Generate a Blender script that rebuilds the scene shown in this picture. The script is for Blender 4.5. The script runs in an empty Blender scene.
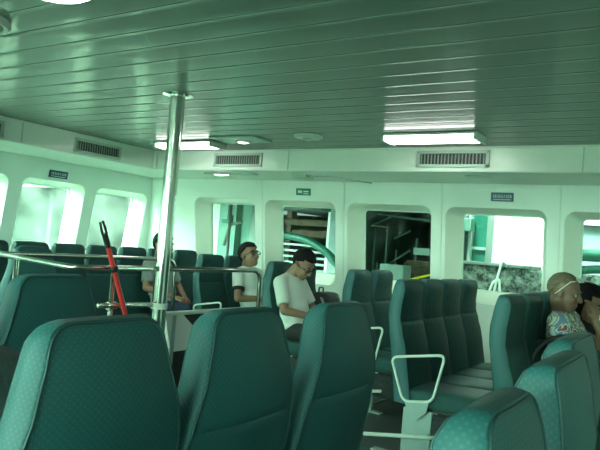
import bpy, bmesh, math, random
from mathutils import Vector as V, Matrix as M
random.seed(4)
PI = math.pi
C = bpy.context.scene.collection
EYE = 1.34
K = 0.15            # the outer walls lean in towards the top

# ---------------------------------------------------------------- materials
def nodemat(name):
    m = bpy.data.materials.new(name); m.use_nodes = True
    nt = m.node_tree
    return m, nt, nt.nodes['Principled BSDF'], nt.nodes['Material Output']

def setp(p, col=None, rough=None, metal=None, coat=None, spec=None):
    if col is not None: p.inputs['Base Color'].default_value = (*col, 1)
    if rough is not None: p.inputs['Roughness'].default_value = rough
    if metal is not None: p.inputs['Metallic'].default_value = metal
    if coat is not None: p.inputs['Coat Weight'].default_value = coat
    if spec is not None: p.inputs['Specular IOR Level'].default_value = spec

def plain(name, col, rough=.5, metal=0, coat=0, noise=0, scale=20, bump=0, spec=None, bscale=None):
    m, nt, p, o = nodemat(name)
    setp(p, col, rough, metal, coat, spec)
    if noise or bump:
        tc = nt.nodes.new('ShaderNodeTexCoord')
        n = nt.nodes.new('ShaderNodeTexNoise'); n.inputs['Scale'].default_value = scale; n.inputs['Detail'].default_value = 5
        nt.links.new(tc.outputs['Object'], n.inputs['Vector'])
        if noise:
            r = nt.nodes.new('ShaderNodeValToRGB')
            r.color_ramp.elements[0].position = .3; r.color_ramp.elements[1].position = .72
            r.color_ramp.elements[0].color = (*[c*(1-noise) for c in col], 1)
            r.color_ramp.elements[1].color = (*[min(1, c*(1+noise)) for c in col], 1)
            nt.links.new(n.outputs['Fac'], r.inputs['Fac']); nt.links.new(r.outputs['Color'], p.inputs['Base Color'])
        if bump:
            n2 = nt.nodes.new('ShaderNodeTexNoise'); n2.inputs['Scale'].default_value = bscale or scale*4
            nt.links.new(tc.outputs['Object'], n2.inputs['Vector'])
            b = nt.nodes.new('ShaderNodeBump'); b.inputs['Strength'].default_value = bump; b.inputs['Distance'].default_value = .01
            nt.links.new(n2.outputs['Fac'], b.inputs['Height']); nt.links.new(b.outputs['Normal'], p.inputs['Normal'])
    return m

def dotted(name, base, dot, s=.0145, r=.25, rough=.55):
    m, nt, p, o = nodemat(name)
    setp(p, base, rough)
    uv = nt.nodes.new('ShaderNodeUVMap'); uv.uv_map = 'weave'
    sep = nt.nodes.new('ShaderNodeSeparateXYZ'); nt.links.new(uv.outputs['UV'], sep.inputs[0])
    def mth(op, a, b=None):
        n = nt.nodes.new('ShaderNodeMath'); n.operation = op
        for i, x in enumerate((a, b)):
            if x is None: continue
            if isinstance(x, (int, float)): n.inputs[i].default_value = x
            else: nt.links.new(x, n.inputs[i])
        return n.outputs[0]
    a = mth('FRACT', mth('DIVIDE', mth('ADD', sep.outputs[0], sep.outputs[1]), s))
    b = mth('FRACT', mth('DIVIDE', mth('SUBTRACT', sep.outputs[0], sep.outputs[1]), s))
    a = mth('SUBTRACT', a, .5); b = mth('SUBTRACT', b, .5)
    d = mth('SQRT', mth('ADD', mth('MULTIPLY', a, a), mth('MULTIPLY', b, b)))
    ramp = nt.nodes.new('ShaderNodeValToRGB'); e = ramp.color_ramp.elements
    e[0].position = r*.6; e[0].color = (*dot, 1); e[1].position = r*1.25; e[1].color = (*base, 1)
    nt.links.new(d, ramp.inputs['Fac']); nt.links.new(ramp.outputs['Color'], p.inputs['Base Color'])
    n2 = nt.nodes.new('ShaderNodeTexNoise'); n2.inputs['Scale'].default_value = 350
    bu = nt.nodes.new('ShaderNodeBump'); bu.inputs['Strength'].default_value = .15; bu.inputs['Distance'].default_value = .003
    nt.links.new(n2.outputs['Fac'], bu.inputs['Height']); nt.links.new(bu.outputs['Normal'], p.inputs['Normal'])
    return m

def emit(name, col, s):
    m, nt, p, o = nodemat(name)
    setp(p, (.9, .9, .9), .4)
    p.inputs['Emission Color'].default_value = (*col, 1); p.inputs['Emission Strength'].default_value = s
    return m

def glass(name, tint, haze=0, hazecol=(.8, .9, .85), dirt=False):
    m, nt, p, o = nodemat(name)
    t = nt.nodes.new('ShaderNodeBsdfTransparent'); t.inputs['Color'].default_value = (*tint, 1)
    g = nt.nodes.new('ShaderNodeBsdfGlossy'); g.inputs['Roughness'].default_value = .02
    lw = nt.nodes.new('ShaderNodeLayerWeight'); lw.inputs['Blend'].default_value = .5
    pw = nt.nodes.new('ShaderNodeMath'); pw.operation = 'POWER'; pw.inputs[1].default_value = 4
    fr = nt.nodes.new('ShaderNodeMath'); fr.operation = 'MULTIPLY_ADD'; fr.inputs[1].default_value = .6; fr.inputs[2].default_value = .03
    nt.links.new(lw.outputs['Facing'], pw.inputs[0]); nt.links.new(pw.outputs[0], fr.inputs[0])
    mx = nt.nodes.new('ShaderNodeMixShader')
    base = t.outputs[0]
    if haze:
        tr = nt.nodes.new('ShaderNodeBsdfTranslucent'); tr.inputs['Color'].default_value = (*hazecol, 1)
        m2 = nt.nodes.new('ShaderNodeMixShader')
        nt.links.new(t.outputs[0], m2.inputs[1]); nt.links.new(tr.outputs[0], m2.inputs[2])
        m2.inputs[0].default_value = haze
        if dirt:
            tc = nt.nodes.new('ShaderNodeTexCoord'); n = nt.nodes.new('ShaderNodeTexNoise'); n.inputs['Scale'].default_value = 2.2; n.inputs['Detail'].default_value = 6
            nt.links.new(tc.outputs['Object'], n.inputs['Vector'])
            mr = nt.nodes.new('ShaderNodeMapRange'); mr.inputs[1].default_value = .3; mr.inputs[2].default_value = .7
            mr.inputs[3].default_value = max(0, haze-.035); mr.inputs[4].default_value = haze+.03
            nt.links.new(n.outputs['Fac'], mr.inputs[0]); nt.links.new(mr.outputs[0], m2.inputs[0])
        base = m2.outputs[0]
    nt.links.new(fr.outputs[0], mx.inputs[0]); nt.links.new(base, mx.inputs[1]); nt.links.new(g.outputs[0], mx.inputs[2])
    nt.links.new(mx.outputs[0], o.inputs['Surface'])
    return m

def aloha():
    m, nt, p, o = nodemat('printed_cotton'); setp(p, rough=.8)
    tc = nt.nodes.new('ShaderNodeTexCoord')
    n = nt.nodes.new('ShaderNodeTexNoise'); n.inputs['Scale'].default_value = 9; n.inputs['Detail'].default_value = 3; n.inputs['Distortion'].default_value = 1.6
    nt.links.new(tc.outputs['Object'], n.inputs['Vector'])
    r = nt.nodes.new('ShaderNodeValToRGB'); r.color_ramp.interpolation = 'CONSTANT'
    cols = [(0, (.05, .10, .16)), (.36, (.16, .26, .34)), (.44, (.50, .62, .62)), (.49, (.35, .08, .05)), (.535, (.10, .19, .26)), (.58, (.45, .48, .16)), (.62, (.55, .68, .66)), (.69, (.1, .2, .1))]
    el = r.color_ramp.elements
    el[0].position, el[0].color = cols[0][0], (*cols[0][1], 1); el[1].position, el[1].color = cols[1][0], (*cols[1][1], 1)
    for q, c in cols[2:]:
        e = el.new(q); e.color = (*c, 1)
    nt.links.new(n.outputs['Fac'], r.inputs['Fac']); nt.links.new(r.outputs['Color'], p.inputs['Base Color'])
    return m

def stone():
    m, nt, p, o = nodemat('quay_stone'); setp(p, rough=.9)
    tc = nt.nodes.new('ShaderNodeTexCoord')
    n = nt.nodes.new('ShaderNodeTexNoise'); n.inputs['Scale'].default_value = 8; n.inputs['Detail'].default_value = 12; n.inputs['Roughness'].default_value = .7
    nt.links.new(tc.outputs['Object'], n.inputs['Vector'])
    r = nt.nodes.new('ShaderNodeValToRGB'); e = r.color_ramp.elements
    e[0].position = .42; e[0].color = (.014, .02, .018, 1); e[1].position = .62; e[1].color = (.30, .35, .32, 1)
    nt.links.new(n.outputs['Fac'], r.inputs['Fac']); nt.links.new(r.outputs['Color'], p.inputs['Base Color'])
    b = nt.nodes.new('ShaderNodeBump'); b.inputs['Strength'].default_value = .6; b.inputs['Distance'].default_value = .05
    nt.links.new(n.outputs['Fac'], b.inputs['Height']); nt.links.new(b.outputs['Normal'], p.inputs['Normal'])
    return m

WALL = plain('cream_wall_paint', (.82, .91, .84), .32, coat=.25, noise=.03, scale=3)
REVEAL = plain('window_surround_gelcoat', (.86, .92, .80), .3, coat=.3, noise=.02, scale=4)
SOFFIT = plain('soffit_paint', (.78, .88, .79), .35, coat=.2, noise=.03, scale=2)
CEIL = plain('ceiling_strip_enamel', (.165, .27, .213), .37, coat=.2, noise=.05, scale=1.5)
BEADHI = plain('ceiling_bead_highlight', (.34, .50, .41), .4)  # paler than the strips: edge highlights put into the colour
FLOOR = plain('dark_vinyl_floor', (.035, .06, .055), .45, noise=.25, scale=14)
FABRIC = dotted('dotted_teal_fabric', (.022, .116, .122), (.036, .15, .156))
VINYL = plain('teal_vinyl', (.026, .086, .082), .55, spec=.14, noise=.12, scale=30, bump=.08, bscale=160)
PIPING = plain('dark_piping', (.022, .075, .075), .5)
STEEL = plain('polished_steel', (.72, .78, .72), .13, 1)
RAILM = plain('brushed_rail_steel', (.60, .66, .60), .22, 1)
WHITEM = plain('white_enamel_tube', (.72, .82, .76), .3)
GREYM = plain('pale_grey_enamel', (.30, .42, .40), .45, noise=.06, scale=12)
DARKM = plain('black_plastic', (.012, .016, .016), .45)
NET = plain('dark_net', (.02, .032, .032), .8, noise=.5, scale=60, bump=.4)
GRILLM = plain('vent_frame', (.50, .64, .55), .4)
SLAT = plain('vent_slat', (.26, .35, .30), .5)
LAMPF = plain('lamp_housing', (.62, .76, .66), .35)
LAMP = emit('fluorescent_diffuser', (.97, 1, .93), 5.0)
SPOT = emit('small_lamp_glow', (1, 1, .9), 1.6)
SIGNB = plain('blue_sign', (.02, .07, .14), .4)
SIGNG = plain('green_sign', (.03, .24, .17), .4)
SIGNW = plain('sign_white', (.75, .85, .82), .5)
RED = plain('red_tube', (.60, .035, .03), .35)
GLASS = glass('green_tint_glass', (.80, .95, .88))
FROST = glass('salt_hazed_glass', (.70, .86, .78), .03, (.72, .9, .8), True)
GASKET = plain('window_bead', (.68, .80, .71), .4)
SKIN1 = plain('skin_tan', (.33, .19, .12), .55, noise=.08, scale=20)
SKIN2 = plain('skin_warm', (.30, .175, .11), .55, noise=.08, scale=20)
SKIN3 = plain('skin_ruddy', (.17, .095, .062), .5, noise=.1, scale=20)
HAIRB = plain('black_hair', (.0045, .0045, .005), .7, spec=.25, noise=.4, scale=70, bump=.6, bscale=120)
HAIRG = plain('sandy_grey_hair', (.15, .12, .075), .7, noise=.3, scale=70, bump=.6, bscale=120)
TEEW = plain('white_cotton', (.72, .80, .74), .8, noise=.04, scale=8, bump=.15, bscale=14)
TEEG = plain('grey_cotton', (.26, .33, .31), .85, noise=.08, scale=8, bump=.2, bscale=14)
TRIMB = plain('black_cotton', (.015, .02, .02), .85)
DENIM = plain('navy_denim', (.022, .045, .085), .85, noise=.2, scale=40)
DARKT = plain('charcoal_trousers', (.02, .027, .027), .85, noise=.2, scale=30)
EYEW = plain('eye_white', (.34, .32, .29), .4)
LENS = plain('dark_lens', (.01, .012, .012), .08, coat=.6)
ALOHA = aloha()
BAGM = plain('black_nylon', (.016, .02, .022), .6, noise=.3, scale=25, bump=.3)
BAGG = plain('grey_canvas', (.10, .15, .15), .8, noise=.15, scale=20, bump=.3)
PAPER = plain('pale_paper', (.7, .78, .72), .7)
STONE = stone()
PIERG = plain('pier_green_paint', (.018, .15, .11), .4, noise=.1, scale=4)
PIERL = plain('pale_green_paint', (.13, .27, .22), .4, noise=.08, scale=3)
BRIGHT = plain('white_render', (.93, .95, .93), .8)
PANELB = plain('pale_blue_grey_panel', (.24, .32, .33), .6, noise=.05, scale=2)
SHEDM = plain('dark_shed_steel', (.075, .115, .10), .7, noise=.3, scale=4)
TIMBER = plain('brown_timber', (.085, .06, .036), .8, noise=.35, scale=9)
YELLOW = plain('yellow_paint', (.80, .70, .05), .45)
WATER = plain('grey_water', (.10, .16, .14), .15, noise=.15, scale=.6)
HULL = plain('weathered_grey_green', (.055, .085, .072), .8, noise=.6, scale=.7)

# ---------------------------------------------------------------- helpers
def obj(name, bm, mat, parent=None, smooth=False, autos=None):
    me = bpy.data.meshes.new(name)
    bmesh.ops.recalc_face_normals(bm, faces=bm.faces)
    bm.to_mesh(me); bm.free()
    mats = mat if isinstance(mat, (list, tuple)) else [mat]
    for m in mats: me.materials.append(m)
    if smooth:
        for p in me.polygons: p.use_smooth = True
        if autos: me.set_sharp_from_angle(angle=math.radians(autos))
    o = bpy.data.objects.new(name, me); C.objects.link(o)
    if parent: o.parent = parent
    return o
def tag(o, label, cat, group=None):
    o['label'] = label; o['category'] = cat
    if group: o['group'] = group
    return o
def thing(name, label, cat, loc=(0, 0, 0), rz=0, group=None):
    o = bpy.data.objects.new(name, None); C.objects.link(o); o.empty_display_size = .1
    o.location = loc; o.rotation_euler = (0, 0, rz)
    return tag(o, label, cat, group)
def struct(name, bm, m, parent=None, **k):
    o = obj(name, bm, m, parent, **k); o['kind'] = 'structure'; return o
def copy_tree(o, parent=None):
    c = o.copy(); C.objects.link(c)
    if parent: c.parent = parent
    for ch in list(o.children): copy_tree(ch, c)
    return c

def box(bm, a, b, bev=0, seg=2):
    t = bmesh.new()
    bmesh.ops.create_cube(t, size=1)
    a, b = V(a), V(b)
    for v in t.verts: v.co = V(((a[i]+b[i])/2 + v.co[i]*(b[i]-a[i]) for i in range(3)))
    if bev: bmesh.ops.bevel(t, geom=list(t.edges), offset=bev, segments=seg, affect='EDGES', profile=.5)
    merge(bm, t)
    return bm
def merge(bm, t, mat=None):
    if mat is not None: t.transform(mat)
    vs = [bm.verts.new(v.co) for v in t.verts]
    t.verts.index_update()
    for f in t.faces:
        try:
            g = bm.faces.new([vs[v.index] for v in f.verts]); g.material_index = f.material_index; g.smooth = f.smooth
        except ValueError: pass
    t.free()
def bx(a, b, bev=0, seg=2): return box(bmesh.new(), a, b, bev, seg)
def frame_from(d):
    d = d.normalized(); a = V((0, 0, 1)) if abs(d.z) < .9 else V((1, 0, 0))
    x = a.cross(d).normalized(); return x, d.cross(x)
def tube(bm, pts, r, n=10, closed=False, caps=True):
    pts = [V(p) for p in pts]; N = len(pts); rings = []
    rs = r if isinstance(r, (list, tuple)) else [r]*N
    px = None
    for i, p in enumerate(pts):
        if closed: d = (pts[(i+1) % N]-pts[i-1])
        else: d = pts[min(i+1, N-1)]-pts[max(i-1, 0)]
        d.normalize()
        if px is None: x, y = frame_from(d)
        else:
            x = (px - d*px.dot(d)).normalized(); y = d.cross(x)
        px = x
        rings.append([bm.verts.new(p+(x*math.cos(2*PI*k/n)+y*math.sin(2*PI*k/n))*rs[i]) for k in range(n)])
    for i in range(N if closed else N-1):
        A, B = rings[i], rings[(i+1) % N]
        for k in range(n): bm.faces.new([A[k], A[(k+1) % n], B[(k+1) % n], B[k]])
    if caps and not closed:
        bm.faces.new(rings[0][::-1]); bm.faces.new(rings[-1])
    return bm
def tb(pts, r, **k): return tube(bmesh.new(), pts, r, **k)
def fillet(pts, r, n=5, closed=False):
    pts = [V(p) for p in pts]; out = []; N = len(pts)
    for i in range(N):
        if not closed and i in (0, N-1): out.append(pts[i]); continue
        a, b, c = pts[i-1], pts[i], pts[(i+1) % N]
        u, w = (a-b), (c-b); k = min(r, u.length*.45, w.length*.45)
        p0 = b+u.normalized()*k; p1 = b+w.normalized()*k
        for j in range(n+1):
            t = j/n; out.append(p0*(1-t)**2+b*2*t*(1-t)+p1*t*t)
    return out
def lathe(bm, prof, n=24, c=(0, 0, 0), mat=None):
    t = bmesh.new(); rings = []
    for r, z in prof:
        rings.append([t.verts.new((r*math.cos(2*PI*k/n), r*math.sin(2*PI*k/n), z)) for k in range(n)] if r > 1e-6 else [t.verts.new((0, 0, z))])
    for A, B in zip(rings, rings[1:]):
        for k in range(n):
            a = [A[k % len(A)], A[(k+1) % len(A)], B[(k+1) % len(B)], B[k % len(B)]]
            u = []
            for v in a:
                if v not in u: u.append(v)
            if len(u) > 2: t.faces.new(u)
    if len(rings[0]) > 1: t.faces.new(rings[0])
    if len(rings[-1]) > 1: t.faces.new(rings[-1])
    merge(bm, t, M.Translation(c) @ (mat or M.Identity(4)))
    return bm
def ell(bm, c, r, rot=None, sub=3):
    t = bmesh.new(); bmesh.ops.create_icosphere(t, subdivisions=sub, radius=1)
    merge(bm, t, M.Translation(c) @ (rot.to_4x4() if rot else M.Identity(4)) @ M.Diagonal((*r, 1)))
def cap(bm, p0, r0, p1, r1, n=14, flat=False):
    p0, p1 = V(p0), V(p1); d = (p1-p0).normalized(); P = []; R = []
    if flat: P, R = [p0, p0.lerp(p1, .5), p1], [r0, (r0+r1)/2, r1]
    else:
        for k in range(5):
            a = PI/2*(1-k/4); P.append(p0-d*r0*math.sin(a)); R.append(max(.0008, r0*math.cos(a)))
        for k in range(5):
            a = PI/2*k/4; P.append(p1+d*r1*math.sin(a)); R.append(max(.0008, r1*math.cos(a)))
    tube(bm, P, R, n=n)
def remesh(name, bm, mat, voxel, smooth=4, parent=None):
    o = obj('tmp', bm, mat)
    r = o.modifiers.new('r', 'REMESH'); r.mode = 'VOXEL'; r.voxel_size = voxel
    s = o.modifiers.new('s', 'SMOOTH'); s.iterations = smooth; s.factor = .5
    dg = bpy.context.evaluated_depsgraph_get()
    me = bpy.data.meshes.new_from_object(o.evaluated_get(dg)); me.name = name
    old = o.data; bpy.data.objects.remove(o); bpy.data.meshes.remove(old)
    if not me.materials: me.materials.append(mat)
    for p in me.polygons: p.use_smooth = True
    n = bpy.data.objects.new(name, me); C.objects.link(n)
    if parent: n.parent = parent
    return n
def rrect(u0, u1, v0, v1, r, n=6):
    out = []
    for cx, cy, a in ((u1-r, v1-r, 0), (u0+r, v1-r, 90), (u0+r, v0+r, 180), (u1-r, v0+r, 270)):
        for k in range(n+1):
            t = math.radians(a+90*k/n); out.append((cx+r*math.cos(t), cy+r*math.sin(t)))
    return out

# ---------------------------------------------------------------- the cabin shell
def back(u, v, d=0): return V((u, 6.30-K*(v-EYE)+d, v))
def left(u, v, d=0): return V((-6.62+K*(v-EYE)-d, u, v))
def aft(u, v, d=0): return V((u, -4.6+K*(v-EYE)-d, v))
VT, VB, GT, GB = 1.845, .90, 1.795, 1.02       # recess and glass heights
DEP = .17
win_i = [0]
def wall(name, P, u0, u1, v0, v1, wins, gl=None, pane=GLASS):
    bm = bmesh.new(); edges = []
    def loop(pts):
        vs = [bm.verts.new(p) for p in pts]
        edges.extend(bm.edges.new((vs[i], vs[(i+1) % len(vs)])) for i in range(len(vs)))
        return vs
    loop([P(u0, v0), P(u1, v0), P(u1, v1), P(u0, v1)])
    holes = []
    for (a, b, ga, gb) in wins: holes.append(loop([P(x, y) for x, y in rrect(a, b, VB, VT, .10)]))
    bmesh.ops.triangle_fill(bm, edges=edges, use_beauty=True)
    struct(name, bm, WALL)
    for (a, b, ga, gb) in wins:
        win_i[0] += 1
        n = win_i[0]
        bm = bmesh.new()
        A = rrect(a, b, VB, VT, .10); B = rrect(ga, gb, GB, GT, .055)
        m1 = [(.93*x+.07*X, .93*y+.07*Y) for (x, y), (X, Y) in zip(A, B)]
        seq = [[P(x, y, 0) for x, y in A], [P(x, y, .012) for x, y in m1], [P(x, y, DEP) for x, y in B], [P(x, y, DEP+.05) for x, y in B]]
        rings = [[bm.verts.new(p) for p in s] for s in seq]
        for R0, R1 in zip(rings, rings[1:]):
            for k in range(len(R0)): bm.faces.new([R0[k], R0[(k+1) % len(R0)], R1[(k+1) % len(R0)], R1[k]])
        w = struct('window_%d' % n, bm, REVEAL, smooth=True, autos=35)
        bm = bmesh.new()                                        # rim bead around the glass
        tube(bm, [P(x, y, DEP+.012) for x, y in rrect(ga+.004, gb-.004, GB+.004, GT-.004, .05)], .009, n=6, closed=True)
        obj('glazing_bead', bm, GASKET, w, smooth=True)
        bm = bmesh.new(); B2 = rrect(ga, gb, GB, GT, .055)
        f = [bm.verts.new(P(x, y, DEP+.02)) for x, y in B2]; g = [bm.verts.new(P(x, y, DEP+.026)) for x, y in B2]
        bm.faces.new(f); bm.faces.new(g[::-1])
        for k in range(len(f)): bm.faces.new([f[k], f[(k+1) % len(f)], g[(k+1) % len(f)], g[k]])
        obj('pane', bm, pane, w)
        # daylight portal just outside the opening
        L = bpy.data.lights.new('daylight', 'AREA'); L.shape = 'RECTANGLE'; L.size = gb-ga; L.size_y = GT-GB; L.cycles.is_portal = True
        lo = bpy.data.objects.new('daylight_portal', L); C.objects.link(lo)
        c = P((ga+gb)/2, (GT+GB)/2, DEP+.06); inn = (P(ga, 1.4, 0)-P(ga, 1.4, 1)).normalized()
        lo.location = c; lo.rotation_euler = inn.to_track_quat('-Z', 'Y').to_euler()
bw = []
for i in range(-0, 9):
    a = -5.745+1.138*i
    bw.append((a, a+.985, a+.122, a+.930))
wall('wall_back', back, -6.75, 4.6, -.02, 2.4, bw[:7])
lw = []
for i in range(-6, 4):
    a = 2.24+1.02*i
    lw.append((a, a+.86, a+.115, a+.775))
wall('wall_left', left, -4.8, 6.45, -.02, 2.4, lw, pane=FROST)
fw = []
for i in range(0, 7):
    a = -6.0+1.138*i
    fw.append((a, a+.965, a+.125, a+.905))
wall('wall_front', aft, -6.75, 4.6, -.02, 2.4, fw)
struct('wall_right', bx((2.7, -4.8, 0), (2.8, 6.5, 2.4)), plain('bulkhead_paint', (.70, .80, .74), .5, noise=.05, scale=3))
struct('floor', bx((-6.85, -4.85, -.06), (4.6, 6.55, 0)), FLOOR)

# ceiling of long enamelled strips running along the back wall
bm = bmesh.new(); p = .2075; y = -4.75; x0, x1 = -5.62, 4.55
prof = []
while y < 5.40:
    for t, h in ((.0, .001), (.010, -.0014), (.028, -.0022), (.045, -.0016), (.065, .0), (.2, -.0007), (.5, -.0016), (.8, -.0012), (.93, -.0002), (.99, .0008)):
        prof.append((y+t*p, 2.30+h))
    y += p
vs = [(bm.verts.new((x0, a, b)), bm.verts.new((x1, a, b))) for a, b in prof]
for i in range(len(vs)-1):
    f = bm.faces.new([vs[i][0], vs[i+1][0], vs[i+1][1], vs[i][1]])
    if max(prof[i][1], prof[i+1][1]) < 2.2987: f.material_index = 1  # bead faces take the painted highlight
o = struct('ceiling', bm, [CEIL, BEADHI], smooth=True, autos=40)
struct('ceiling_deck', bx((-6.9, -4.95, 2.33), (4.65, 6.6, 2.45)), SOFFIT)
struct('ceiling_light_block', bx((-7.0, -4.9, 2.5), (14, 6.55, 9.0)), WALL)  # unseen block added above the cabin to shade the quay

# boxed-in soffits along the outer walls
def soffit(n, a, b, bev=.012): return struct('trim_%d' % n, bx(a, b, bev), SOFFIT)
soffit(1, (-5.62, 5.37, 2.078), (4.5, 6.32, 2.325))
soffit(2, (-6.62, -4.7, 2.078), (-5.62, 6.30, 2.325))
soffit(3, (-5.60, -4.75, 2.078), (4.5, -3.75, 2.325))
# thin edge mouldings and panel joints
struct('trim_4', bx((-5.6, 5.352, 2.285), (4.5, 5.37, 2.30), .003), SOFFIT)
struct('trim_5', bx((-5.62, -3.75, 2.285), (-5.602, 5.36, 2.30), .003), SOFFIT)
k = 6
for i in range(0, 8):                                 # batten between each pair of windows
    u = -5.745+1.138*i-.077
    if i == 0: continue
    bm = bmesh.new()
    A = [back(u-.042, .0, -.012), back(u+.042, 0, -.012), back(u+.042, 2.08, -.012), back(u-.042, 2.08, -.012)]
    B = [q+V((0, .02, 0)) for q in A]
    va = [bm.verts.new(q) for q in A]; vb = [bm.verts.new(q) for q in B]
    bm.faces.new(va); bm.faces.new(vb)
    for j in range(4): bm.faces.new([va[j], va[(j+1) % 4], vb[(j+1) % 4], vb[j]])
    bmesh.ops.bevel(bm, geom=[e for e in bm.edges], offset=.006, segments=2, affect='EDGES')
    struct('trim_%d' % k, bm, WALL); k += 1
for x in (-3.72, -.92, 1.4):                           # joints on the soffit fascia
    struct('trim_%d' % k, bx((x-.005, 5.362, 2.085), (x+.005, 5.372, 2.285), .002), GRILLM); k += 1
for y in (3.62, 1.5):
    struct('trim_%d' % k, bx((-5.622, y-.005, 2.085), (-5.612, y+.005, 2.285), .002), GRILLM); k += 1
struct('trim_%d' % k, bx((-5.62, 5.33, 2.09), (-5.585, 5.37, 2.29), .006), SOFFIT); k += 1   # corner post of the soffit
bm = bmesh.new()
for z0 in (0, ):
    A = [(-6.60+.2, 6.36, 0), ]
struct('baseboard_back', bx((-6.6, 6.42, 0), (4.5, 6.49, .10), .006), GREYM)

# ---------------------------------------------------------------- ceiling and soffit fittings
def lamp(x, y, lab):
    t = thing('ceiling_lamp', lab, 'ceiling light', (x, y, 2.293), 0, 'fluorescent ceiling lamps')
    L, W, H = .77, .25, .06
    bm = bmesh.new(); box(bm, (-L/2, -W/2, -.018), (L/2, W/2, 0), .003)
    obj('housing', bm, LAMPF, t)
    for s in (-1, 1):
        obj('end_cap', bx((s*L/2-.014, -W/2, -H), (s*L/2+.014, W/2, -.0), .005), LAMPF, t)
    bm = bmesh.new(); n = 10; ring = []
    for k2 in range(n+1):
        a = PI*k2/n; ring.append((-W/2*.94*math.cos(a), -.014-(H-.014)*math.sin(a)**.55))
    A = [bm.verts.new((-L/2+.014, q, z)) for q, z in ring]; B = [bm.verts.new((L/2-.014, q, z)) for q, z in ring]
    for j in range(n): bm.faces.new([A[j], A[j+1], B[j+1], B[j]])
    bm.faces.new(A); bm.faces.new(B[::-1])
    obj('diffuser', bm, LAMP, t, smooth=True, autos=50)
    return t
lamp(-1.95, 4.80, 'glowing rectangular ceiling lamp in front of the right-hand soffit vent')
for (x, y), q in (((-4.6, -.6), 'over the left rows behind the camera'), ((-4.6, -3.1), 'in the rear left corner'), ((-1.95, -3.1), 'near the rear windows'), ((1.6, 1.2), 'over the seats right of the camera'), ((1.6, -2.2), 'in the rear right corner')):
    lamp(x, y, 'glowing rectangular ceiling lamp added outside the view as fill light, '+q)  # unseen lamps, added to brighten the cabin
lamp(-4.63, 4.87, 'glowing rectangular ceiling lamp behind the top of the leaning steel pole')

t = thing('round_ceiling_lamp', 'round white dome lamp on the ceiling at the top left of the view', 'ceiling light', (-2.22, 1.49, 2.294))
bm = lathe(bmesh.new(), [(.20, 0), (.20, -.012), (.185, -.02), (.17, -.02)]); obj('rim', bm, LAMPF, t, smooth=True, autos=40)
bm = lathe(bmesh.new(), [(.175, -.016), (.172, -.03), (.14, -.05), (.08, -.062), (0, -.066)]); obj('dome', bm, LAMP, t, smooth=True)

t = thing('air_diffuser', 'round grey air diffuser with concentric rings in the ceiling', 'air vent', (-3.06, 1.63, 2.2975))
bm = bmesh.new()
for r in (.19, .145, .10, .055): lathe(bm, [(r, 0), (r+.004, -.02), (r-.008, -.034), (r-.03, -.030), (r-.034, -.016), (r-.02, 0)], 32)
obj('cone_rings', bm, LAMPF, t, smooth=True, autos=40)
obj('hub', lathe(bmesh.new(), [(.022, 0), (.022, -.03), (.012, -.038), (0, -.04)]), LAMPF, t, smooth=True, autos=40)

t = thing('ceiling_disc', 'small round off-white disc fitting on the ceiling above the middle windows', 'ceiling fitting', (-3.05, 4.68, 2.294))
obj('cover', lathe(bmesh.new(), [(.13, 0), (.13, -.012), (.115, -.022), (.07, -.026)], 28), LAMPF, t, smooth=True, autos=40)
obj('center_cap', lathe(bmesh.new(), [(.05, -.02), (.05, -.034), (.03, -.042), (0, -.043)]), GRILLM, t, smooth=True, autos=40)

t = thing('ceiling_hatch', 'square ceiling hatch plate with one small glowing spot lamp', 'ceiling fitting', (-3.86, 4.75, 2.294))
obj('plate', bx((-.27, -.15, -.014), (.27, .15, 0), .004), GRILLM, t)
obj('spot_ring', lathe(bmesh.new(), [(.075, -.012), (.075, -.03), (.06, -.035), (.055, -.02)], c=(.03, 0, 0)), LAMPF, t, smooth=True, autos=40)
obj('bulb', lathe(bmesh.new(), [(.055, -.02), (.045, -.036), (.02, -.044), (0, -.045)], c=(.03, 0, 0)), SPOT, t, smooth=True)

def vent(loc, rz, L, lab):
    t = thing('soffit_vent', lab, 'air vent', loc, rz, 'slatted soffit vents')   # local: face towards -y
    H = .15
    obj('back_plate', bx((-L/2+.02, -.004, -H/2+.02), (L/2-.02, -.001, H/2-.02)), DARKM, t)
    bm = bmesh.new()
    for a, b in (((-L/2, -H/2), (L/2, -H/2+.028)), ((-L/2, H/2-.028), (L/2, H/2)), ((-L/2, -H/2), (-L/2+.032, H/2)), ((L/2-.032, -H/2), (L/2, H/2))):
        box(bm, (a[0], -.016, a[1]), (b[0], -.001, b[1]), .003)
    obj('frame', bm, GRILLM, t)
    n = int((L-.064)/.030); bm = bmesh.new()
    for i in range(n):
        x = -L/2+.032+(i+.5)*(L-.064)/n; box(bm, (x-.005, -.013, -H/2+.026), (x+.005, -.004, H/2-.026))
    obj('slats', bm, SLAT, t)
vent((-1.985, 5.37, 2.193), 0, .66, 'slatted vent in the soffit above the fourth window, right of centre')
vent((-4.38, 5.37, 2.193), 0, .66, 'slatted vent in the soffit above the man leaning his head back')
vent((-5.62, 4.52, 2.18), PI/2, .62, 'slatted vent in the left soffit nearest the cabin corner')
vent((-5.62, 3.12, 2.18), PI/2, .62, 'slatted vent in the left soffit cut by the photo left edge')

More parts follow.
